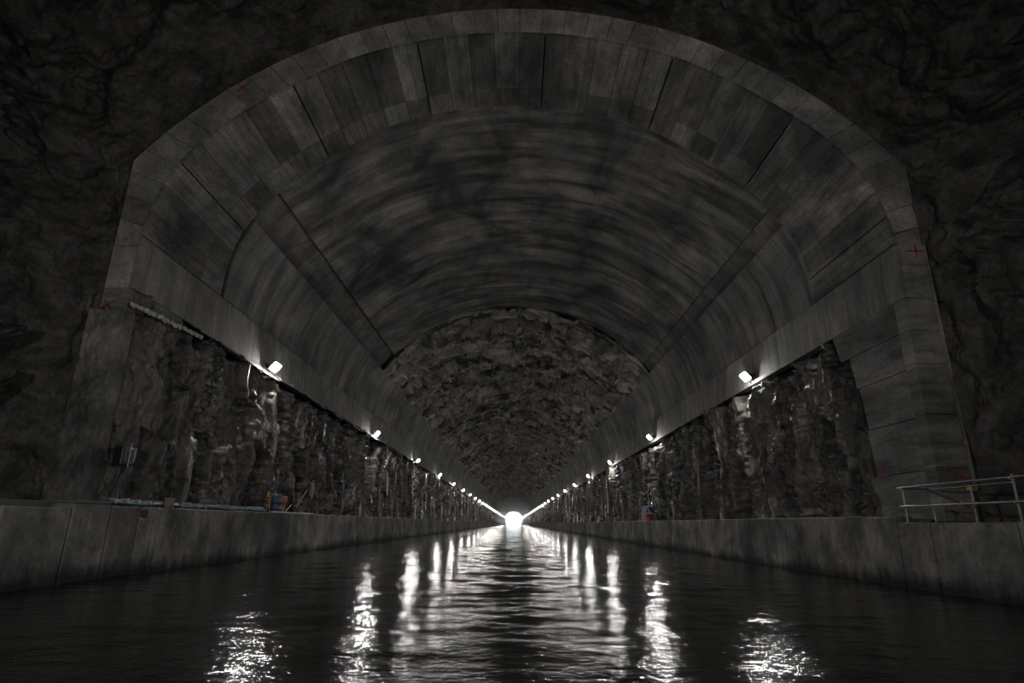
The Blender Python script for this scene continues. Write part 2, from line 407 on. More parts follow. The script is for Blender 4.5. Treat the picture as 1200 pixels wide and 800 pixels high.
def prism(name, P, D, mat, parent, ch=0.02):
    n = len(P); c = sum(P, Vector()) / n
    dn = D.normalized()
    inner = [p + (c - p).normalized() * ch * 1.4 for p in P]
    V = inner + [p + dn * ch for p in P] + [p + D for p in P]
    F = [tuple(range(n))] + [(i, (i + 1) % n, n + (i + 1) % n, n + i) for i in range(n)] + [(n + i, n + (i + 1) % n, 2 * n + (i + 1) % n, 2 * n + i) for i in range(n)] + [tuple(2 * n + i for i in range(n))[::-1]]
    me = bpy.data.meshes.new(name); me.from_pydata([tuple(v) for v in V], [], F)
    import bmesh
    bm = bmesh.new(); bm.from_mesh(me); bmesh.ops.recalc_face_normals(bm, faces=bm.faces); bm.to_mesh(me); bm.free()
    l = me.uv_layers.new(name='UVMap'); vi = np.zeros(len(me.loops), np.int32); me.loops.foreach_get('vertex_index', vi)
    if abs(dn.y) > 0.5: uv = [(v.z, v.x) for v in V]
    else: uv = [(v.z, v.y) for v in V]
    l.data.foreach_set('uv', np.array(uv, np.float32)[vi].reshape(-1)); me.materials.append(mat)
    return link(bpy.data.objects.new(name, me), parent)

Y0 = 16.2; YN = 900.0
ysteps = lambda a, b, d0, k: np.array(_ys(a, b, d0, k))
def _ys(a, b, d0, k):
    out = [a]
    while out[-1] < b: out.append(out[-1] + max(d0, k * out[-1]))
    out[-1] = b; return out

# ------------------------------------------------------------------ vault: backing shell with panels
yy = ysteps(16.45, YN, 0.8, 0.03)
ss = np.linspace(0, SL, 60)
x, z = prof(ss, 0.75)
x = np.concatenate([[13.0, 13.0], x, [-13.0, -13.0]]); z = np.concatenate([[-4.2, 6.5], z, [6.5, -4.2]])
P = np.stack([np.broadcast_to(x, (len(yy), len(x))), np.broadcast_to(yy[:, None], (len(yy), len(x))), np.broadcast_to(z, (len(yy), len(x)))], 2)
ceiling = grid_mesh('ceiling', P, np.zeros(P.shape[:2] + (2,)), M_back, smooth=False)
tag(ceiling, 'vaulted concrete lining of the long rock tunnel behind the entrance arch', kind='structure')

# entrance barrel: cast boards running along the tunnel, two rows, wide joints every fourth board
barrel = empty('trim_2'); tag(barrel, 'wide entrance barrel of board-marked grey concrete just inside the portal ring', kind='structure')
nb = 34; sb = np.linspace(S_joint, SL - S_joint, nb + 1)
for i in range(nb):
    g0 = 0.022 if i % 5 == 1 else 0.004; g1 = 0.022 if (i + 1) % 5 == 1 else 0.004
    a, b_ = sb[i] + g0, sb[i + 1] - g1
    ym = lambda s: 16.75 + (y_end(s) - 16.75) * 0.66
    slab('concrete_panel', a, b_, Y0 - 0.045, lambda s: ym(s) - 0.006, random.uniform(0, 0.015), 0.125, M_bar, barrel, 2)
    slab('concrete_panel', a, b_, lambda s: ym(s) + 0.006, lambda s: y_end(s), random.uniform(0, 0.025), 0.125, M_bar, barrel, 2)
for side in (0, 1):
    for k, (ya, yb) in enumerate(((Y0 - 0.055, 19.0), (19.0, 21.5))):
        a, b_ = 0.0, S_joint - 0.035
        if side: a, b_ = SL - b_, SL
        slab('springing_panel', a, b_, ya + 0.01, yb - 0.01, 0.0, 0.125, M_band, barrel, 2)

# inner vault: big panels with circumferential runs
vault = empty('ceiling_lining'); tag(vault, 'inner vault of streaked grey concrete between the entrance barrel and bare rock crown', kind='structure')
nv = 9; sv = np.linspace(S_up, SL - S_upL, nv + 1)
yv = [0, 24.0, 27.2, 30.4, 33.6, 36.8, 40.0, 99]
for i in range(nv):
    for j in range(7):
        fa = (lambda s: y_end(s) - 0.25) if j == 0 else yv[j] + 0.003
        fb = (lambda s: y_crown(s)) if j == 6 else yv[j + 1] - 0.003
        slab('concrete_panel', sv[i] + 0.004, sv[i + 1] - 0.004, fa, fb, 0.12 + random.uniform(0, 0.012), 0.5, M_vault, vault, 4, 0.006)
ysh = np.arange(21.3, 47.5, 2.3)
for side in (0, 1):                       # darker recessed strip of short blocks along each shoulder
    for k in range(len(ysh) - 1):
        a, b_ = S_low + 0.01, (S_upL if side else S_up) - 0.01
        if side: a, b_ = SL - b_, SL - a
        slab('shoulder_block', a, b_, (ysh[k] + 0.006) if k else (lambda s: y_end(s) - 0.1), ysh[k + 1] - 0.006, (0.30 if side else 0.2) + random.uniform(0, 0.03), 0.3, M_strip, vault, 2)

# haunches and vertical bands running down both sides
linings = []; bands = []
for nm_ in ('right', 'left'):
    e_ = empty('ceiling_haunch_' + nm_); tag(e_, 'curved concrete haunch rising over the lamps on the %s side' % nm_, kind='structure'); linings.append(e_)
    e_ = empty('wall_band_' + nm_); tag(e_, 'vertical concrete band above the rock ledge on the %s side' % nm_, kind='structure'); bands.append(e_)
yh = [21.52]
while yh[-1] < YN - 1: yh.append(min(YN, yh[-1] + (3.1 if yh[-1] < 70 else 6.2 if yh[-1] < 150 else 25.0)))
for side in (0, 1):
    haunch = linings[side]
    for k in range(len(yh) - 1):
        a, b_ = S_joint + 0.02, S_low - 0.01
        if side: a, b_ = SL - b_, SL - a
        slab('haunch_panel', a, b_, (yh[k] + 0.006) if k else ((lambda s: y_end(s) + 0.30) if side else (lambda s: y_end(s) + 0.01)), yh[k + 1] - 0.006, 0.05 + random.uniform(0, 0.02), 0.4, M_haunch, haunch, 3)
        a, b_ = 0.0, S_joint - 0.02
        if side: a, b_ = SL - b_, SL
        slab('band_panel', a, b_, yh[k] + 0.006, yh[k + 1] - 0.006, random.uniform(0, 0.015), 0.4, M_band, bands[side], 1)

# bare rock crown
sr = np.linspace(S_low - 0.05, SL - S_low + 0.05, 190)
yr = ysteps(42.8, 560, 0.10, 0.0026)
S_, Yg = np.meshgrid(sr, yr)
ys_ = np.maximum(Yg, y_crown(S_) - 0.15)
edge = np.clip((S_ - S_low) / 0.8, 0, 1) * np.clip((SL - S_low - S_) / 0.8, 0, 1)
wu = S_ + 0.8 * vn(S_ * 0.4, ys_ * 0.4, 3); wv = ys_ + 0.8 * vn(S_ * 0.4, ys_ * 0.4, 5)
d = 0.9 * facets(wu, wv, 4.2, 1.7, 11, 1.2) + 0.8 * facets(wu, wv, 2.4, 0.62, 23, 1.2) + 0.5 * facets(wu, wv, 1.7, 0.42, 31, 1.3) + 0.16 * facets(wu, wv, 0.7, 0.3, 37, 1.2) + 0.10 * fbm(S_ * 2, ys_ * 4, 8)
saw = ((ys_ + 0.5 * vn(S_ * 0.35, ys_ * 0.05, 9)) / 4.7) % 1.0
near = np.clip((ys_ - y_crown(S_)) / 2.5, 0, 1)
d = d * (0.35 + 0.65 * edge) * (0.35 + 0.65 * near) + 0.75 * (saw - 0.4) * edge * near + 0.28 * near + 0.02
first = np.clip((Yg - 42.8) / 1.0, 0, 1)
x, z = prof(S_, np.maximum(d, -0.6))
P = np.stack([x, ys_ + 0.25 * facets(wu, wv, 1.1, 0.7, 61) * first, z], 2)
o = grid_mesh('ceiling_rock', P, np.stack([S_, ys_], 2), M_crown)
tag(o, 'bare blasted rock crown of the tunnel beyond the concrete vault', kind='structure')
# concrete crown again deep in the tunnel
y_ = ysteps(556, YN, 12, 0.0); s_ = np.linspace(S_low, SL - S_low, 40); x, z = prof(s_, 0.02); sh_ = (len(y_), len(x))
P = np.stack([np.broadcast_to(x, sh_), np.broadcast_to(y_[:, None], sh_), np.broadcast_to(z, sh_)], 2)
tag(grid_mesh('ceiling_far', P, np.stack([np.broadcast_to(s_, sh_), np.broadcast_to(y_[:, None], sh_)], 2), M_vault), 'smooth concrete crown deep in the tunnel before the bright far mouth', kind='structure')

# ------------------------------------------------------------------ portal ring
ring = empty('trim_1'); tag(ring, 'pale concrete portal ring of cast segments framing the tunnel mouth', kind='structure')
OR, OC = 15.13, 2.02
def outer(a):       # a: angle at CEN
    dx, dz = math.cos(a), math.sin(a)
    A = 1.0; B = 2 * (dz * (CEN[1] - OC)); Cc = (CEN[1] - OC) ** 2 - OR ** 2
    t = (-B + math.sqrt(B * B - 4 * Cc)) / 2
    p = (dx * t, CEN[1] + dz * t)
    if abs(p[0]) > 12.25:
        t = 12.25 / abs(dx); p = (dx * t, CEN[1] + dz * t)
    return p
def inner_at(s): x, z = prof(s); return float(x), float(z)
ns = 40; s_ring = np.linspace(S_joint + 0.35, SL - S_joint - 0.35, ns + 1)
for i in range(ns):
    gap = 0.004 if i % 5 else 0.012
    sa_, sb_ = s_ring[i] + gap, s_ring[i + 1] - gap
    pa, pb = [tuple(float(q) for q in prof(q_, 0.135)) for q_ in (sa_, sb_)]
    qa, qb = [outer(math.atan2(p[1] - CEN[1], p[0])) for p in (pa, pb)]
    mid_ = [(math.copysign(12.25, qa[0]), OC + math.sqrt(OR ** 2 - 12.25 ** 2))] if (abs(qa[0]) > 12.249) != (abs(qb[0]) > 12.249) else []
    block('arch_segment', [pa, qa] + mid_ + [qb, pb], Y0 - random.uniform(0, 0.012), Y0 + 0.44, M_ring, ring, ch=0.008)
zr = inner_at(s_ring[0])[1]
zo = outer(math.atan2(zr - CEN[1], XB))[1]
for sg, zs in ((1, [0.2, 1.6, 3.05, 4.5, 5.5, 6.51, 7.55, zr]), (-1, [5.75, 6.51, 7.9, zr])):
    for k in range(len(zs) - 1):
        za, zb = zs[k] + 0.004, zs[k + 1] - 0.004
        xi = XB + 0.135 if zs[k] > 6.5 else (XB if sg > 0 else XB + 0.12)
        ob = block('pier_block', [(sg * xi, za), (sg * 12.25, za if k else za), (sg * 12.25, zb if k < len(zs) - 2 else zo), (sg * xi, zb)], Y0 - random.uniform(0, 0.02), Y0 + 0.44, M_ring if zs[k] > 6 else M_pier, ring, 0.008)
# right pier, inner face in lifts
for k, (za, zb, ye) in enumerate(((0.25, 1.55, 19.1), (1.55, 3.0, 18.85), (3.0, 4.4, 18.9), (4.4, 5.5, 19.2), (5.5, 6.5, 19.9))):
    P_ = [Vector((XB, Y0 + 0.45, za + 0.008)), Vector((XB, ye, za + 0.008)), Vector((XB, ye + (0.15 if k < 4 else 0.3), zb - 0.008)), Vector((XB, Y0 + 0.45, zb - 0.008))]
    prism('pier_block', P_, Vector((1.0, 0, 0)), M_pier, ring, 0.012)
P_ = [Vector((12.25, Y0 - 0.05, 1.0)), Vector((12.33, Y0 - 0.05, 1.0)), Vector((12.30, Y0 - 0.05, 8.2)), Vector((12.25, Y0 - 0.05, 8.2))]
prism('edge_strip', P_, Vector((0, 0.3, 0)), M_ring, ring, 0.01)
# left: upper stub of the pier and a bead of pale mortar where it meets the rough rock
P_ = [Vector((-XB, Y0 + 0.45, 5.95)), Vector((-XB, 18.9, 6.2)), Vector((-XB, 18.9, 6.48)), Vector((-XB, Y0 + 0.45, 6.48))]
prism('pier_block', P_, Vector((-0.8, 0, 0)), M_pier, ring, 0.012)
mb = MB(); yq = np.linspace(16.0, 20.2, 26)
for q in range(90):
    y = random.uniform(16.1, 20.0); r0 = random.uniform(0.03, 0.075)
    mb.tube([(-XB + 0.03 + random.uniform(-.04, .04), y, 6.0 + 0.06 * (y - 16) + random.uniform(-.06, .06)), (-XB + 0.04, y + random.uniform(.05, .2), 6.0 + 0.06 * (y - 16) + random.uniform(-.06, .06)), (-XB + 0.02, y + 0.24, 6.0 + 0.06 * (y - 16) + random.uniform(-.05, .05))], [r0 * .6, r0, r0 * .4], 6)
o = mb.build('mortar_bead', M_mortar, ring, True); o['label'] = 'lumpy pale mortar bead along the top of the rough left pier'

# ------------------------------------------------------------------ rock side walls
def rock_wall(sgn, name, label, path0):
    ya = path0[-1][1]
    yw = ysteps(ya, YN, 0.055, 0.0028)[1:]
    pl = []
    for a, b_ in zip(path0[:-1], path0[1:]):
        n = max(2, int(math.hypot(b_[0] - a[0], b_[1] - a[1]) / 0.055))
        pl += [(a[0] + (b_[0] - a[0]) * t / n, a[1] + (b_[1] - a[1]) * t / n) for t in range(n)]
    pl.append(path0[-1]); pl += [(path0[-1][0], y) for y in yw]
    pl = np.array(pl); n = len(pl)
    t = np.gradient(pl, axis=0); k = 5
    t = np.stack([np.convolve(np.pad(t[:, i], k, mode='edge'), np.ones(2 * k + 1) / (2 * k + 1), 'valid') for i in (0, 1)], 1)
    t /= np.linalg.norm(t, axis=1)[:, None]
    nx, ny = (t[:, 1], -t[:, 0])                     # outward (into the rock) on the right side
    if sgn < 0: pass
    arc = np.concatenate([[0], np.cumsum(np.linalg.norm(pl[1:] - pl[:-1], axis=1))])
    zz = np.concatenate([np.linspace(0.0, 6.5, 112), [6.62, 6.7, 6.74]])
    A, Z = np.meshgrid(arc, zz, indexing='ij'); Yw = np.broadcast_to(pl[:, 1][:, None], A.shape)
    seed = 100 if sgn > 0 else 300
    wu = A + 0.35 * vn(A * 0.6, Z * 0.5, seed) + 0.08 * fbm(A * 2.5, Z * 1.8, seed + 70, 3); wz = Z + 0.5 * vn(A * 0.5, Z * 0.6, seed + 1) + 0.10 * fbm(A * 2.5, Z * 1.8, seed + 80, 3)
    big = facets(wu, wz, 1.5, 3.6, seed + 2, 1.1); mid = facets(wu, wz, 0.62, 2.2, seed + 12, 1.2); sml = facets(wu, wz, 0.26, 0.75, seed + 22, 1.4) + 0.55 * facets(A, Z, 0.13, 0.2, seed + 32, 1.2)
    fin = fbm(A * 5, Z * 3.5, seed + 40, 3)
    smoothzone = np.zeros(A.shape) if sgn > 0 else np.clip((20.0 - Yw) / 2.2, 0, 1)     # sprayed pier on the left
    d = (0.80 * big + 0.50 * mid + 0.20 * sml) * (1 - 0.72 * smoothzone) + 0.05 * fin + smoothzone * (0.13 * fbm(A * 1.1, Z * 0.9, seed + 50, 4) + 0.06 * facets(A * 1.2, Z, 0.22, 0.4, seed + 55, 1.3))
    d = d + 0.10
    if sgn > 0: d = d + 0.22 * np.clip((30 - Yw) / 8, 0, 1)
    # top: uneven shoulder that falls back under the concrete
    top = 6.25 + 0.45 * vn(A * 0.8, A * 0 + 2.2, seed + 60) + 0.25 * vn(A * 2.3, A * 0, seed + 61)
    if sgn < 0: top = top * (1 - smoothzone) + smoothzone * 6.6
    over = np.clip((Z - top) / 0.35, 0, 1)
    d = d + over * 0.8
    Zm = np.minimum(Z, top + 0.25 * (Z - top))
    Zm = np.where(over > 0, Zm, Z) + 0.10 * mid * (1 - over)
    last = (np.arange(len(zz)) >= len(zz) - 3)
    d[:, last] = np.array([0.9, 1.3, 1.8])[None, :]; Zm[:, last] = np.array([6.5, 6.62, 6.7])[None, :]
    d = np.maximum(d, -0.32)
    y1, dyl = (25.9, 20.9) if sgn < 0 else (27.3, 20.7)          # bulges added to the rock below each lamp to catch its light
    ph = (Yw - y1 + dyl / 2) % dyl - dyl / 2
    d = d - (0.24 + 0.3 * mid + 0.25 * sml) * np.exp(-(ph / 0.55) ** 2) * np.clip((Yw - 20) / 3, 0, 1) * np.clip((6.35 - Zm) / 0.3, 0, 1) * np.clip((Zm - 1.5) / 3, 0, 1)
    X = pl[:, 0][:, None] + (nx[:, None] * d if sgn > 0 else -nx[:, None] * d) 
    Y = pl[:, 1][:, None] + (ny[:, None] * d if sgn > 0 else -ny[:, None] * d)
    P = np.stack([X, Y, Zm], 2)
    o = grid_mesh(name, P, np.stack([A, Z], 2), M_rock, flip=(sgn < 0))
    tag(o, label, kind='structure'); return o
rw = rock_wall(1, 'wall_right', 'dark blasted rock side wall on the right with vertical clefts under the concrete', [(12.9, 18.75), (11.7, 18.95), (11.35, 19.3)])
lw = rock_wall(-1, 'wall_left', 'rough brown rock side wall on the left, sprayed pier at its near end', [(-12.75, 16.30), (-11.62, 16.34), (-11.38, 16.65)])

# rough cast front of the left pier below the ring blocks
pp = np.array([(-12.52, 16.5), (-12.46, 16.1), (-11.72, 16.08), (-11.5, 16.14), (-11.46, 16.7)])
pt = np.concatenate([[0], np.cumsum(np.linalg.norm(pp[1:] - pp[:-1], axis=1))]); tt = np.linspace(0, pt[-1], 46); zz = np.linspace(0.1, 5.80, 130)
T_, Z_ = np.meshgrid(tt, zz, indexing='ij')
px_, py_ = np.interp(T_, pt, pp[:, 0]), np.interp(T_, pt, pp[:, 1])
flare = np.clip((2.6 - Z_) / 2.6, 0, 1) ** 1.5
rg = 0.06 * fbm(T_ * 2.2, Z_ * 1.4, 701, 4) + 0.05 * facets(T_, Z_, 0.5, 0.9, 711, 1.2) + 0.02 * fbm(T_ * 9, Z_ * 7, 721, 3)
P = np.stack([px_ - 0.28 * flare * np.clip(1 - T_ / 0.9, 0, 1) + 0.4 * rg, py_ - rg, Z_], 2)
o = grid_mesh('pier_face', P, np.stack([Z_, T_], 2), M_face, ring, flip=True); o['label'] = 'rough weathered front of the left pier under the smooth blocks'
# ------------------------------------------------------------------ canal: quay walls, walkways, water, bed
def quay(sgn, name, label, cuts, tops):
    q = empty(name); tag(q, label, kind='structure')
    for k in range(len(cuts) - 1):
        ya, yb = cuts[k] + 0.026, cuts[k + 1] - 0.026; zt = tops[k]
        X = sgn * 10.0
        P_ = [Vector((X, ya, -2.6)), Vector((X, yb, -2.6)), Vector((X, yb, zt)), Vector((X, ya, zt))]
        prism('quay_segment', P_, Vector((sgn * 0.45, 0, 0)), M_quay, q, 0.028)
    return q
cr = [-24, -16, -8, -2, 4, 9.6, 12.3, 14.88, 16.15, 17.2]; tr = [0.16] * 8 + [0.31]
y_ = 17.2
while y_ < 130: y_ += 5.6 if y_ < 60 else 11.2; cr.append(y_); tr.append(0.32)
cr.append(YN); tr.append(0.32)
qr = quay(1, 'wall_canal_right', 'low stained concrete quay wall along the right bank of the canal', cr, tr)
cl = [-24, -16, -8, -2, 4, 9, 11.9, 13.85, 15.2, 16.37, 17.05, 17.35]; tl = [0.2] * 7 + [0.30, 0.28, 0.0, 0.29]
y_ = 17.35
while y_ < 130: y_ += 5.6 if y_ < 60 else 11.2; cl.append(y_); tl.append(0.29)
cl.append(YN); tl.append(0.29)
ql = quay(-1, 'wall_canal_left', 'low stained concrete quay wall along the left bank of the canal', cl, tl)
# raised coping on the left, and the upstand behind the lowered stretch
MB().box((-10.35, 14.5, 0.34), (0.7, 1.3, 0.07), bev=0.012).build('coping', M_pier, ql)
MB().box((-10.65, 5.0, 0.15), (0.28, 17.7, 0.38), bev=0.012).build('upstand', M_pier, ql)
MB().box((-10.36, 16.71, -0.06), (0.2, 0.66, 0.1)).build('notch_sill', M_back, ql)
MB().box((10.55, 16.3, 0.20), (0.7, 0.5, 0.14), bev=0.03).build('kerb_stub', M_pier, qr)
for sgn, nm, lab in ((1, 'floor_right', 'narrow service walkway between the right quay and the rock'), (-1, 'floor_left', 'narrow service walkway between the left quay and the rock')):
    m_ = MB()
    for ya, yb, xo, zt in ((-25, 16.4, 16.0, 0.08), (16.4, YN, 12.9, 0.15)):
        m_.box((sgn * (10.3 + xo) / 2, (ya + yb) / 2, zt - 1.5), (xo - 10.3, yb - ya, 3.0))
    tag(m_.build(nm, M_floor), lab, kind='structure')
o = MB().box((0, 437, -4.3), (40, 926, 0.3)).build('floor', M_bed); tag(o, 'muddy bed of the canal under the water', kind='structure')
xs = np.linspace(-9.995, 9.995, 330)
yw = np.concatenate([[-24.9, -15, -5], ysteps(3.5, 40, 0.045, 0.0018), ysteps(40.1, YN, 0.1, 0.0036)])
X_, Y_ = np.meshgrid(xs, yw)
hw = np.zeros(X_.shape); dy_ = np.maximum(0.045, np.where(Y_ < 40, 0.0018, 0.0036) * Y_)
for q, (lam, amp, ang) in enumerate(((2.6, 0.007, 0.2), (1.3, 0.011, -0.35), (0.7, 0.0110, 0.3), (0.38, 0.0078, -0.15), (0.22, 0.0052, 0.1))):
    ca, sa = math.cos(ang), math.sin(ang)
    U1, V1 = (X_ * ca + Y_ * sa) / (lam * 1.6), (-X_ * sa + Y_ * ca) / lam
    fade = np.clip((lam - 2.2 * dy_) / (lam * 0.5), 0, 1)
    hw += WAVE * amp * fade * vn(U1, V1, 900 + q)
o = grid_mesh('canal_water', np.stack([X_, Y_, hw - H], 2), np.stack([X_, Y_], 2), M_water)
tag(o, 'dark rippled canal water filling the tunnel between the quays', 'water', kind='stuff')

# ------------------------------------------------------------------ hall in front of the portal
hall = catmull([(13.6, -2.5), (13.5, 2), (13.45, 7.5), (14.3, 11.6), (16.3, 15.5), (16.4, 19.0), (11, 21.8), (0, 22.8), (-11, 21.8), (-16.9, 19.0), (-17.2, 16), (-14.9, 11.6), (-13.7, 7.5), (-13.9, 2), (-13.9, -2.5)], 16)
HS = np.concatenate([[0], np.cumsum(np.hypot(*(hall[1:] - hall[:-1]).T))])
hs = np.linspace(0, HS[-1], 800)
hx, hz = np.interp(hs, HS, hall[:, 0]), np.interp(hs, HS, hall[:, 1])
# matching points on the ring outline (pulled in a little behind the ring)
ol = []
for t in np.linspace(0, 1, 400):
    pass
oz = [( 11.9, -2.5), (11.9, 10.7)] + [(0.945 * p[0], CEN[1] + 0.945 * (p[1] - CEN[1])) for p in (outer(a) for a in np.linspace(math.atan2(10.9 - CEN[1], 12.25), math.pi - math.atan2(10.9 - CEN[1], 12.25), 40))] + [(-11.9, 10.7), (-11.9, -2.5)]
oz = np.array(oz)
# parametrise both outlines: legs by height, arch by angle
def on_ring(x, z):
    a = math.atan2(z - CEN[1], x)
    if z < 8.5: return (math.copysign(11.9, x), z)
    p = outer(a); q = (0.945 * p[0], CEN[1] + 0.945 * (p[1] - CEN[1]))
    k = min(1.0, (z - 8.5) / 3.0)
    leg = (math.copysign(11.9, x), min(z, 10.6))
    return (leg[0] * (1 - k) + q[0] * k, leg[1] * (1 - k) + q[1] * k)
rx, rz = np.array([on_ring(a, b_) for a, b_ in zip(hx, hz)]).T
K = np.linspace(0, 1, 110)
Hs, Kk = np.meshgrid(hs, K, indexing='ij')
X = rx[:, None] * (1 - Kk) + hx[:, None] * Kk; Z = rz[:, None] * (1 - Kk) + hz[:, None] * Kk
mask = np.clip((Kk - 0.16) / 0.25, 0, 1)
lump = 0.9 * fbm(X * 0.28, Z * 0.28, 501, 3) + 0.22 * fbm(X * 1.3, Z * 1.3, 511, 4) + 0.45 * facets(X + 0.5 * vn(X * .5, Z * .5, 7), Z + 0.5 * vn(X * .5, Z * .5, 8), 3.3, 2.2, 521, 0.9) * np.clip(Kk * 1.4 - 0.25, 0, 1)
fine_ = 0.35 * facets(X + 0.3 * vn(X, Z, 17), Z + 0.3 * vn(X, Z, 18), 0.9, 0.6, 541, 1.0) + 0.16 * facets(X, Z, 0.34, 0.25, 551, 1.0)
Y = 16.40 - mask * (0.10 + 0.85 * lump + 0.30 * fine_) - 0.05 * np.clip(Kk / 0.1, 0, 1) - 0.9 * Kk ** 3
wf = grid_mesh('wall_front', np.stack([X, Y, Z], 2), np.stack([Hs, Kk], 2), M_hall)
tag(wf, 'dark sprayed rock face around the portal ring', kind='structure')
yc = np.linspace(0, 1, 300) ** 1.4 * 41.0
Hs2, Yc = np.meshgrid(hs, yc, indexing='ij'); Yb = Y[:, -1][:, None] - Yc
cx, cz = 0.0, 8.0
dr = np.hypot(hx - cx, hz - cz); ux, uz = ((hx - cx) / dr)[:, None], ((hz - cz) / dr)[:, None]
m2 = np.clip(Yc / 0.8, 0, 1)
wu = Hs2 + 0.7 * vn(Hs2 * 0.4, Yb * 0.4, 601); wv = Yb + 0.7 * vn(Hs2 * 0.4, Yb * 0.4, 602)
d = (1.5 * facets(wu, wv, 2.6, 3.4, 611, 1.1) + 0.8 * facets(wu, wv, 0.9, 1.6, 621, 1.2) + 0.35 * facets(wu, wv, 0.35, 0.6, 631, 1.2) + 0.08 * fbm(Hs2 * 2, Yb * 2, 641)) * m2 + 0.05 * Yc + 0.35 * m2
X = hx[:, None] + ux * d; Z = hz[:, None] + uz * np.where(Z[:, -1:] < -1, 0, d)
cv = grid_mesh('wall_cavern', np.stack([X, Yb, Z], 2), np.stack([Hs2, Yb], 2), M_cavern)
tag(cv, 'jagged dark rock of the cavern walls and roof in front of the portal', kind='structure')
o = MB().box((0, -25.3, 10), (44, 0.6, 36)).build('wall_back', M_cavern); tag(o, 'rock face closing the cavern behind the viewer', kind='structure')

# ------------------------------------------------------------------ survey marks
def spray(c, axes, size, parent):
    a, b_ = Vector(axes[0]), Vector(axes[1]); n = a.cross(b_).normalized(); m_ = MB()
    for d1, d2, L1, W1 in ((a, b_, size, 0.05), (b_, a, size * 0.7, 0.04)):
        vs = [Vector(c) + d1 * (s1 * L1) + d2 * (s2 * W1 * 0.5) + n * t for t in (0, 0.006) for s1, s2 in ((-1, -.5), (-.3, -1), (1, -.5), (1, .5), (.2, 1), (-1, .5))]
        m_.add(vs, [(0, 1, 2, 3, 4, 5), (6, 11, 10, 9, 8, 7)] + [(i, (i + 1) % 6, 6 + (i + 1) % 6, 6 + i) for i in range(6)])
    o = m_.build('paint_mark', M_mag, parent); o['label'] = 'magenta sprayed survey mark'; return o
ex, ez, ey = (1, 0, 0), (0, 0, 1), (0, 1, 0)
spray((12.0, Y0 - 0.03, 8.0), (ex, ez), 0.3, ring)
spray((12.0, Y0 - 0.03, 1.35), (ex, ez), 0.28, ring)
spray((XB - 0.012, 18.55, 1.55), (ey, ez), 0.28, ring)
spray((-12.1, Y0 - 0.035, 5.85), (ex, ez), 0.22, ring)
spray((-12.0, Y0 - 0.035, 5.98), ((0.8, 0, 0.6), (-0.6, 0, 0.8)), 0.26, ring)
spray((-9.2, Y0 - 0.03, 13.7), ((0.7, 0, 0.7), (-0.7, 0, 0.7)), 0.3, ring)

# ------------------------------------------------------------------ floodlights along both ledges
def make_lamp():
    t = empty('floodlight')
    m_ = MB().box((0.16, 0, 0.0), (0.32, 0.07, 0.07)).box((0.015, 0, 0.0), (0.03, 0.22, 0.22), bev=0.006)
    m_.build('bracket', M_dark, t)
    m_ = MB().box((0.365, 0, 0.0), (0.09, 0.72, 0.46), bev=0.02)
    for k in range(7): m_.box((0.305, -0.27 + 0.09 * k, 0.0), (0.04, 0.015, 0.38))
    tilt = Matrix.Rotation(math.radians(40), 3, 'Y'); piv = Vector((0.30, 0, 0))      # heads tip down, arms stay level
    m_.v = [tuple(piv + tilt @ (Vector(q) - piv)) for q in m_.v]
    m_.build('housing', M_dark, t)
    m_ = MB().box((0.44, 0, 0.0), (0.08, 0.64, 0.40), bev=0.03)
    m_.v = [tuple(piv + tilt @ (Vector(q) - piv)) for q in m_.v]
    m_.build('diffuser', M_lamp, t)
    m_ = MB().tube([(0.20, 0.0, -0.12), (0.16, 0.05, -0.30), (0.05, 0.1, -0.28), (0.0, 0.12, -0.24)], 0.012, 6)
    m_.build('cable', M_black, t)
    return t
def copy_tree(o, parent=None):
    c = o.copy(); C.objects.link(c)
    if parent is not None: c.parent = parent
    for ch in list(o.children): copy_tree(ch, c)
    return c
ordn = ['nearest', 'second', 'third', 'fourth', 'fifth', 'sixth', 'seventh', 'eighth', 'ninth', 'tenth', 'eleventh', 'twelfth', 'thirteenth', 'fourteenth']
proto = make_lamp()
first_used = False
for side, sg, yl0, dy in (('left', -1, 25.9, 20.9), ('right', 1, 27.3, 20.7)):
    for k in range(40):
        yl = yl0 + dy * k
        if yl > YN - 8: break
        o = proto if not first_used else copy_tree(proto); first_used = True
        o.location = (sg * (XB - 0.022), yl, (6.72 if sg < 0 else 6.9) + H); o.rotation_euler = (0, 0, math.pi if sg > 0 else 0)
        if k < 14:
            o['label'] = ('nearest bright floodlight glowing above the rock ledge on the %s wall' % side) if k == 0 else '%s glowing floodlight from the portal in the row along the %s wall' % (ordn[k], side)
            o['group'] = 'floodlights along the %s wall' % side
        else:
            o['label'] = 'tiny floodlight in the far string merging into a line on the %s wall' % side
            o['group'] = 'far floodlights along the %s wall' % side
        o['category'] = 'floodlight'

# ------------------------------------------------------------------ scaffold railing on the right quay
rail = empty('guard_railing', (10.1, 14.0, 0.16)); tag(rail, 'galvanised tube railing with yellow couplers standing on the right quay', 'railing')
def rp(x, y, z): return (x - 10.1, y - 14.0, z - 0.16)
posts = [(10.1, 15.8, 1.06), (10.1, 12.25, 1.10), (10.1, 8.7, 1.10), (10.1, 5.2, 1.10), (10.75, 14.3, 1.0), (10.75, 15.7, 0.6)]
for (px_, py_, pt) in posts:
    MB().tube([rp(px_, py_, 0.16), rp(px_, py_, pt)], 0.027, 10).box(rp(px_, py_, 0.165), (0.13, 0.13, 0.012)).build('post', M_steel, rail, False)
MB().tube([rp(10.06, 15.95, 1.02), rp(10.06, 4.6, 1.06)], 0.026, 10).build('top_rail', M_steel, rail)
MB().tube([rp(10.06, 15.95, 0.55), rp(10.06, 4.6, 0.56)], 0.026, 10).build('mid_rail', M_steel, rail)
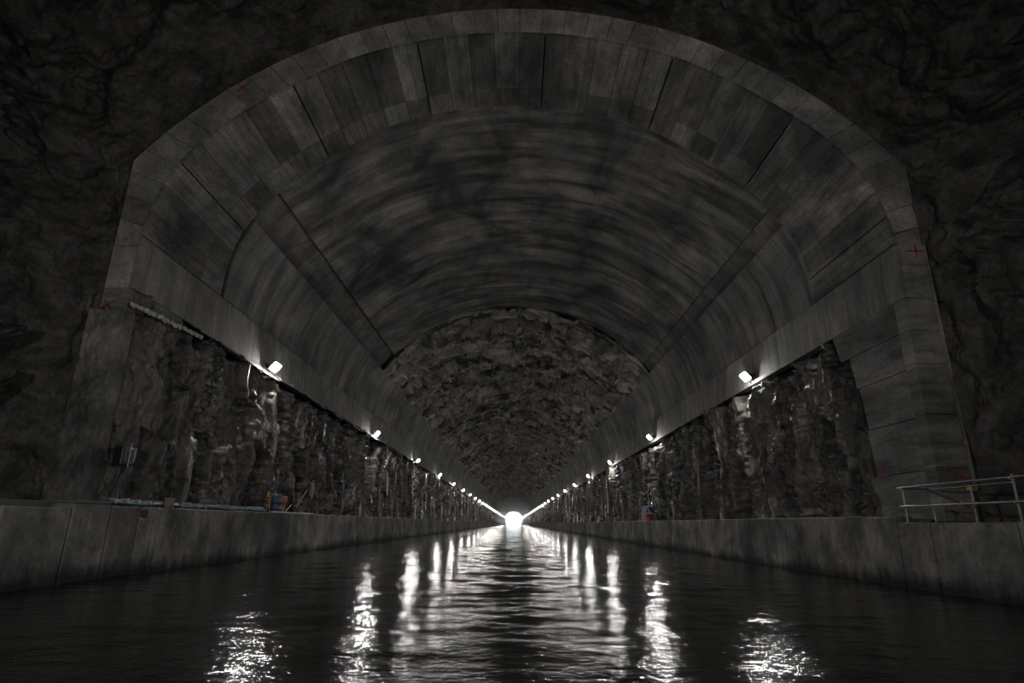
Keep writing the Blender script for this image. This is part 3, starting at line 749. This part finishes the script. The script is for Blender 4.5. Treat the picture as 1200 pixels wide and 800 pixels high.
MB().tube([rp(10.8, 15.75, 0.98), rp(10.8, 13.0, 1.0)], 0.024, 8).build('back_rail', M_steel, rail)
MB().tube([rp(10.70, 15.7, 0.95), rp(10.70, 14.35, 0.5)], 0.022, 8).build('shadow_bar', M_dark, rail)  # added dark bar, stands in for the diagonal shadow on the pier
MB().tube([rp(10.12, 15.86, 1.0), rp(10.75, 15.76, 0.99)], 0.024, 8).build('end_rail', M_steel, rail)
for (x_, y_, z_) in ((10.1, 15.8, 1.0), (10.1, 15.8, 0.55), (10.1, 12.25, 1.02), (10.75, 14.3, 0.93), (10.75, 14.3, 0.5), (10.08, 13.75, 0.555), (10.1, 8.7, 1.03), (10.1, 8.7, 0.55), (10.1, 12.25, 0.55)):
    MB().box(rp(x_, y_, z_), (0.07, 0.075, 0.085), bev=0.015).box(rp(x_ - 0.05, y_ + 0.02, z_), (0.03, 0.05, 0.05), bev=0.006).build('coupler', M_yellow, rail)

# ------------------------------------------------------------------ electrical boxes on the left rock
def junction(loc, w_, h_, label, pipes):
    t = empty('junction_box', loc); tag(t, label, 'electrical box')
    MB().box((0.16, 0, 0), (0.26, w_, h_), bev=0.02).box((0.02, 0, 0), (0.06, w_ * 0.6, h_ * 1.1)).build('casing', M_black, t)
    MB().box((0.30, 0.02, 0), (0.02, w_ * 0.82, h_ * 0.84), bev=0.006).build('cover', M_dark, t)
    MB().tube([(0.325, 0.02, -h_ * 0.62), (0.325, 0.02, h_ * 0.74)], 0.016, 8).build('conduit', M_white, t)
    MB().tube([(0.31, w_ * 0.52, -h_ * 0.3), (0.31, w_ * 0.55, h_ * 0.5)], 0.02, 8).build('clamp_bar', M_white, t)
    for p in pipes: MB().tube(p, 0.02, 7).build('cable', M_black, t, True)
    return t
junction((-11.30, 16.95, 1.68), 0.52, 0.5, 'black electrical box with dangling cables on the sprayed left pier',
         [[(0.25, -0.05, -0.25), (0.24, -0.1, -0.7), (0.28, -0.15, -1.1), (0.34, -0.12, -1.4), (0.5, 0.0, -1.46)], [(0.25, 0.06, -0.25), (0.24, 0.0, -0.6), (0.26, -0.02, -1.0), (0.36, 0.06, -1.38), (0.6, 0.3, -1.44)]])
junction((-11.25, 32.8, 1.55), 0.7, 0.75, 'distant dark box with pale side bars on the left rock near the planks',
         [[(0.2, 0.3, 0.35), (0.25, 0.9, 0.6), (0.25, 1.5, 0.2), (0.22, 1.7, -0.6), (0.25, 1.8, -1.3)]])

# ------------------------------------------------------------------ things lying on the left quay
hose = empty('hose_bundle', (-10.35, 20.0, 0.33)); tag(hose, 'teal ribbed hose bundle strapped along the top of the left quay', 'hose')
def wig(y, k): return (0.03 * math.sin(y * 1.7 + k) + 0.05 * k, y - 20.0, 0.035 + 0.015 * math.sin(y * 2.3 + 2 * k) + 0.03 * (k % 2))
for k in range(3):
    MB().tube([wig(y, k) for y in np.arange(15.4, 25.2, 0.25)], 0.042, 8).build('hose', M_teal, hose, True)
for y in np.arange(15.6, 25.0, 0.52):
    c = wig(y, 1); MB().box((c[0], c[1], c[2] + 0.012), (0.22, 0.05, 0.13), bev=0.012).build('strap', M_white, hose)
o = empty('timber_block', (-10.09, 17.85, 0.29)); tag(o, 'short pinkish timber block standing on the left quay over the hoses', 'block')
MB().box((0.0, 0, 0.17), (0.14, 0.30, 0.22), bev=0.012).box((0.0, -0.09, 0.03), (0.12, 0.06, 0.06)).box((0.0, 0.12, 0.03), (0.12, 0.05, 0.06)).build('block', M_pink, o)
for k, (ya, yb, dx, lab) in enumerate(((25.6, 31.0, 0.0, 'pale timber plank lying on the left quay edge beyond the hoses'), (26.6, 30.2, 0.22, 'second pale timber plank lying beside the drum, nearer the rock'))):
    o = MB().box((0, 0, 0.03), (0.14, yb - ya, 0.05), bev=0.008).build('timber_plank', M_wood if k else M_white)
    o.location = (-10.18 - dx, (ya + yb) / 2, 0.29 + H); o.rotation_euler = (0, 0, 0.012 * (1 - 2 * k)); tag(o, lab, 'plank')
o = empty('plastic_drum', (-10.8, 27.6, 0.15)); tag(o, 'dark blue plastic drum standing by the rock on the left walkway', 'drum')
MB().tube([(0, 0, z_) for z_ in (0, .03, .3, .33, .36, .6, .63, .66, .9, .95)], [.27, .29, .29, .305, .29, .29, .305, .29, .29, .26], 18).build('body', simple('navy_plastic', (0.02, 0.03, 0.05), 0.4), o, True)
MB().tube([(0, 0, .95), (0, 0, .975)], [.24, .22], 18).tube([(.12, 0, .97), (.12, 0, 1.0)], .035, 10).build('lid', M_black, o)
o = empty('marker_post', (-10.63, 26.25, 0.15)); tag(o, 'red and yellow marker post with drooping sheet left of the drum', 'post')
MB().tube([(0, 0, 0), (0, 0, 1.0)], 0.035, 8).box((0, 0, 0.02), (0.3, 0.3, 0.05), bev=0.01).build('pole', M_pink, o)
MB().box((0, 0, 0.62), (0.16, 0.22, 0.18), bev=0.03).box((0.02, 0, 0.78), (0.14, 0.2, 0.10), bev=0.03).build('band', M_red, o)
MB().box((0, 0, 0.45), (0.17, 0.24, 0.16), bev=0.04).build('sheet', simple('violet_sheet', (0.15, 0.10, 0.22), 0.7), o)
MB().tube([(0, 0, .88), (0, 0, 1.02)], [.05, .03], 8).tube([(0.02, .28, .1), (0.02, .26, .95)], .02, 6).build('cap', M_yellow, o)
o = empty('barrier_leg', (-10.8, 28.7, 0.15)); tag(o, 'orange topped trestle leg leaning right of the dark drum', 'trestle')
MB().tube([(0, -0.1, 0), (0, 0.05, 0.9)], 0.03, 8).tube([(0.05, 0.25, 0), (0, 0.05, 0.9)], 0.025, 8).build('leg', M_wood, o)
MB().box((0, 0.05, 0.78), (0.12, 0.24, 0.3), bev=0.03).build('board', M_orange, o)
for loc, pts, lab in (((-10.3, 27.9, 0.36), [(0, -.35, 0), (0.0, .35, .32)], 'pale stick propped on the planks in front of the drum'),
                      ((-10.7, 30.6, 0.5), [(0, -.6, 0.1), (0, .75, 1.0)], 'long pale stick leaning against the rock below the distant box')):
    o = MB().tube(pts, 0.022, 7).build('timber_stick', M_wood); o.location = (loc[0], loc[1], loc[2] + H); tag(o, lab, 'stick')

# weathered sheet gutter along the left ledge
y_ = 19.6
while y_ < 62:
    L_ = random.uniform(0.9, 2.0); sag = random.uniform(-0.12, 0.05); tl_ = random.uniform(-0.08, 0.08)
    m_ = MB(); pr = [(-0.16, 0.16), (0.0, 0.12), (0.14, 0.05), (0.17, -0.06), (0.15, -0.07), (0.12, 0.03), (-0.01, 0.09), (-0.16, 0.13)]
    vs = [(a - 11.2, y_, b_ + sag + 6.35) for a, b_ in pr] + [(a - 11.2 + random.uniform(-.03, .03), y_ + L_, b_ + sag + tl_ + 6.35) for a, b_ in pr]
    n = len(pr); m_.add(vs, [(i, (i + 1) % n, n + (i + 1) % n, n + i) for i in range(n)] + [tuple(range(n))[::-1], tuple(range(n, 2 * n))])
    m_.build('gutter_sheet', M_tin, lw); y_ += L_ + random.uniform(0.02, 0.5)

# ------------------------------------------------------------------ pump unit and gas bottle on the right walkway
o = empty('pump_unit', (10.92, 49.5, 0.15)); tag(o, 'small red machine with blue slanted hood standing on the right walkway', 'machine')
MB().box((0, 0.2, 0.45), (0.8, 1.9, 0.62), bev=0.05).box((0, -0.6, 0.08), (0.7, 0.25, 0.16)).box((0, 0.9, 0.08), (0.7, 0.25, 0.16)).build('body', M_red, o)
m_ = MB(); hood = [(-0.42, 0.74), (-0.34, 1.22), (0.40, 1.30), (0.42, 0.74)]
vs = [(a, -0.75, b_) for a, b_ in hood] + [(a, 1.1, b_) for a, b_ in hood]
m_.add(vs, [(0, 1, 2, 3), (7, 6, 5, 4)] + [(i, (i + 1) % 4, 4 + (i + 1) % 4, 4 + i) for i in range(4)]).build('hood', M_blue, o)
MB().box((-0.0, -0.77, 1.29), (0.84, 0.06, 0.06)).box((-0.2, -0.77, 0.98), (0.07, 0.03, 0.5), Matrix.Rotation(-0.45, 3, 'Y')).box((0, -0.77, 0.76), (0.84, 0.04, 0.06)).box((-0.42, -0.3, 1.25), (0.05, 1.0, 0.06)).build('trim', M_white, o)
MB().box((-0.3, -0.78, 0.32), (0.1, 0.04, 0.3), bev=0.01).build('panel', M_wood, o)
MB().box((0.25, -0.78, 0.3), (0.18, 0.04, 0.14), bev=0.01).build('panel', M_wood, o)
o = empty('gas_bottle', (10.72, 46.2, 0.15)); tag(o, 'slim dark gas bottle with pale cap beside the red machine', 'gas bottle')
MB().tube([(0, 0, z_) for z_ in (0, .03, .62, .72, .78)], [.13, .15, .15, .11, .05], 14).build('body', simple('green_steel', (0.02, 0.05, 0.04), 0.45), o, True)
MB().tube([(0, 0, .77), (0, 0, .80), (0, 0, .88), (0, 0, .92)], [.05, .08, .08, .04], 12).build('cap', M_white, o, True)

# ------------------------------------------------------------------ thin mist deep in the tunnel
m, nt, b, N, L = mat_new('tunnel_mist')
nt.nodes.remove(b)
vs_ = N('ShaderNodeVolumeScatter'); vs_.inputs['Density'].default_value = 0.0042; vs_.inputs['Anisotropy'].default_value = 0.7
vs_.inputs['Color'].default_value = (0.9, 0.95, 1.0, 1)
L(vs_.outputs[0], nt.nodes['Material Output'].inputs['Volume'])
o = MB().box((0, 628, 7.2), (21.6, 536, 16.5)).build('mist', m)
tag(o, 'thin bluish mist hanging deep in the tunnel before the bright far mouth', 'mist', kind='stuff')
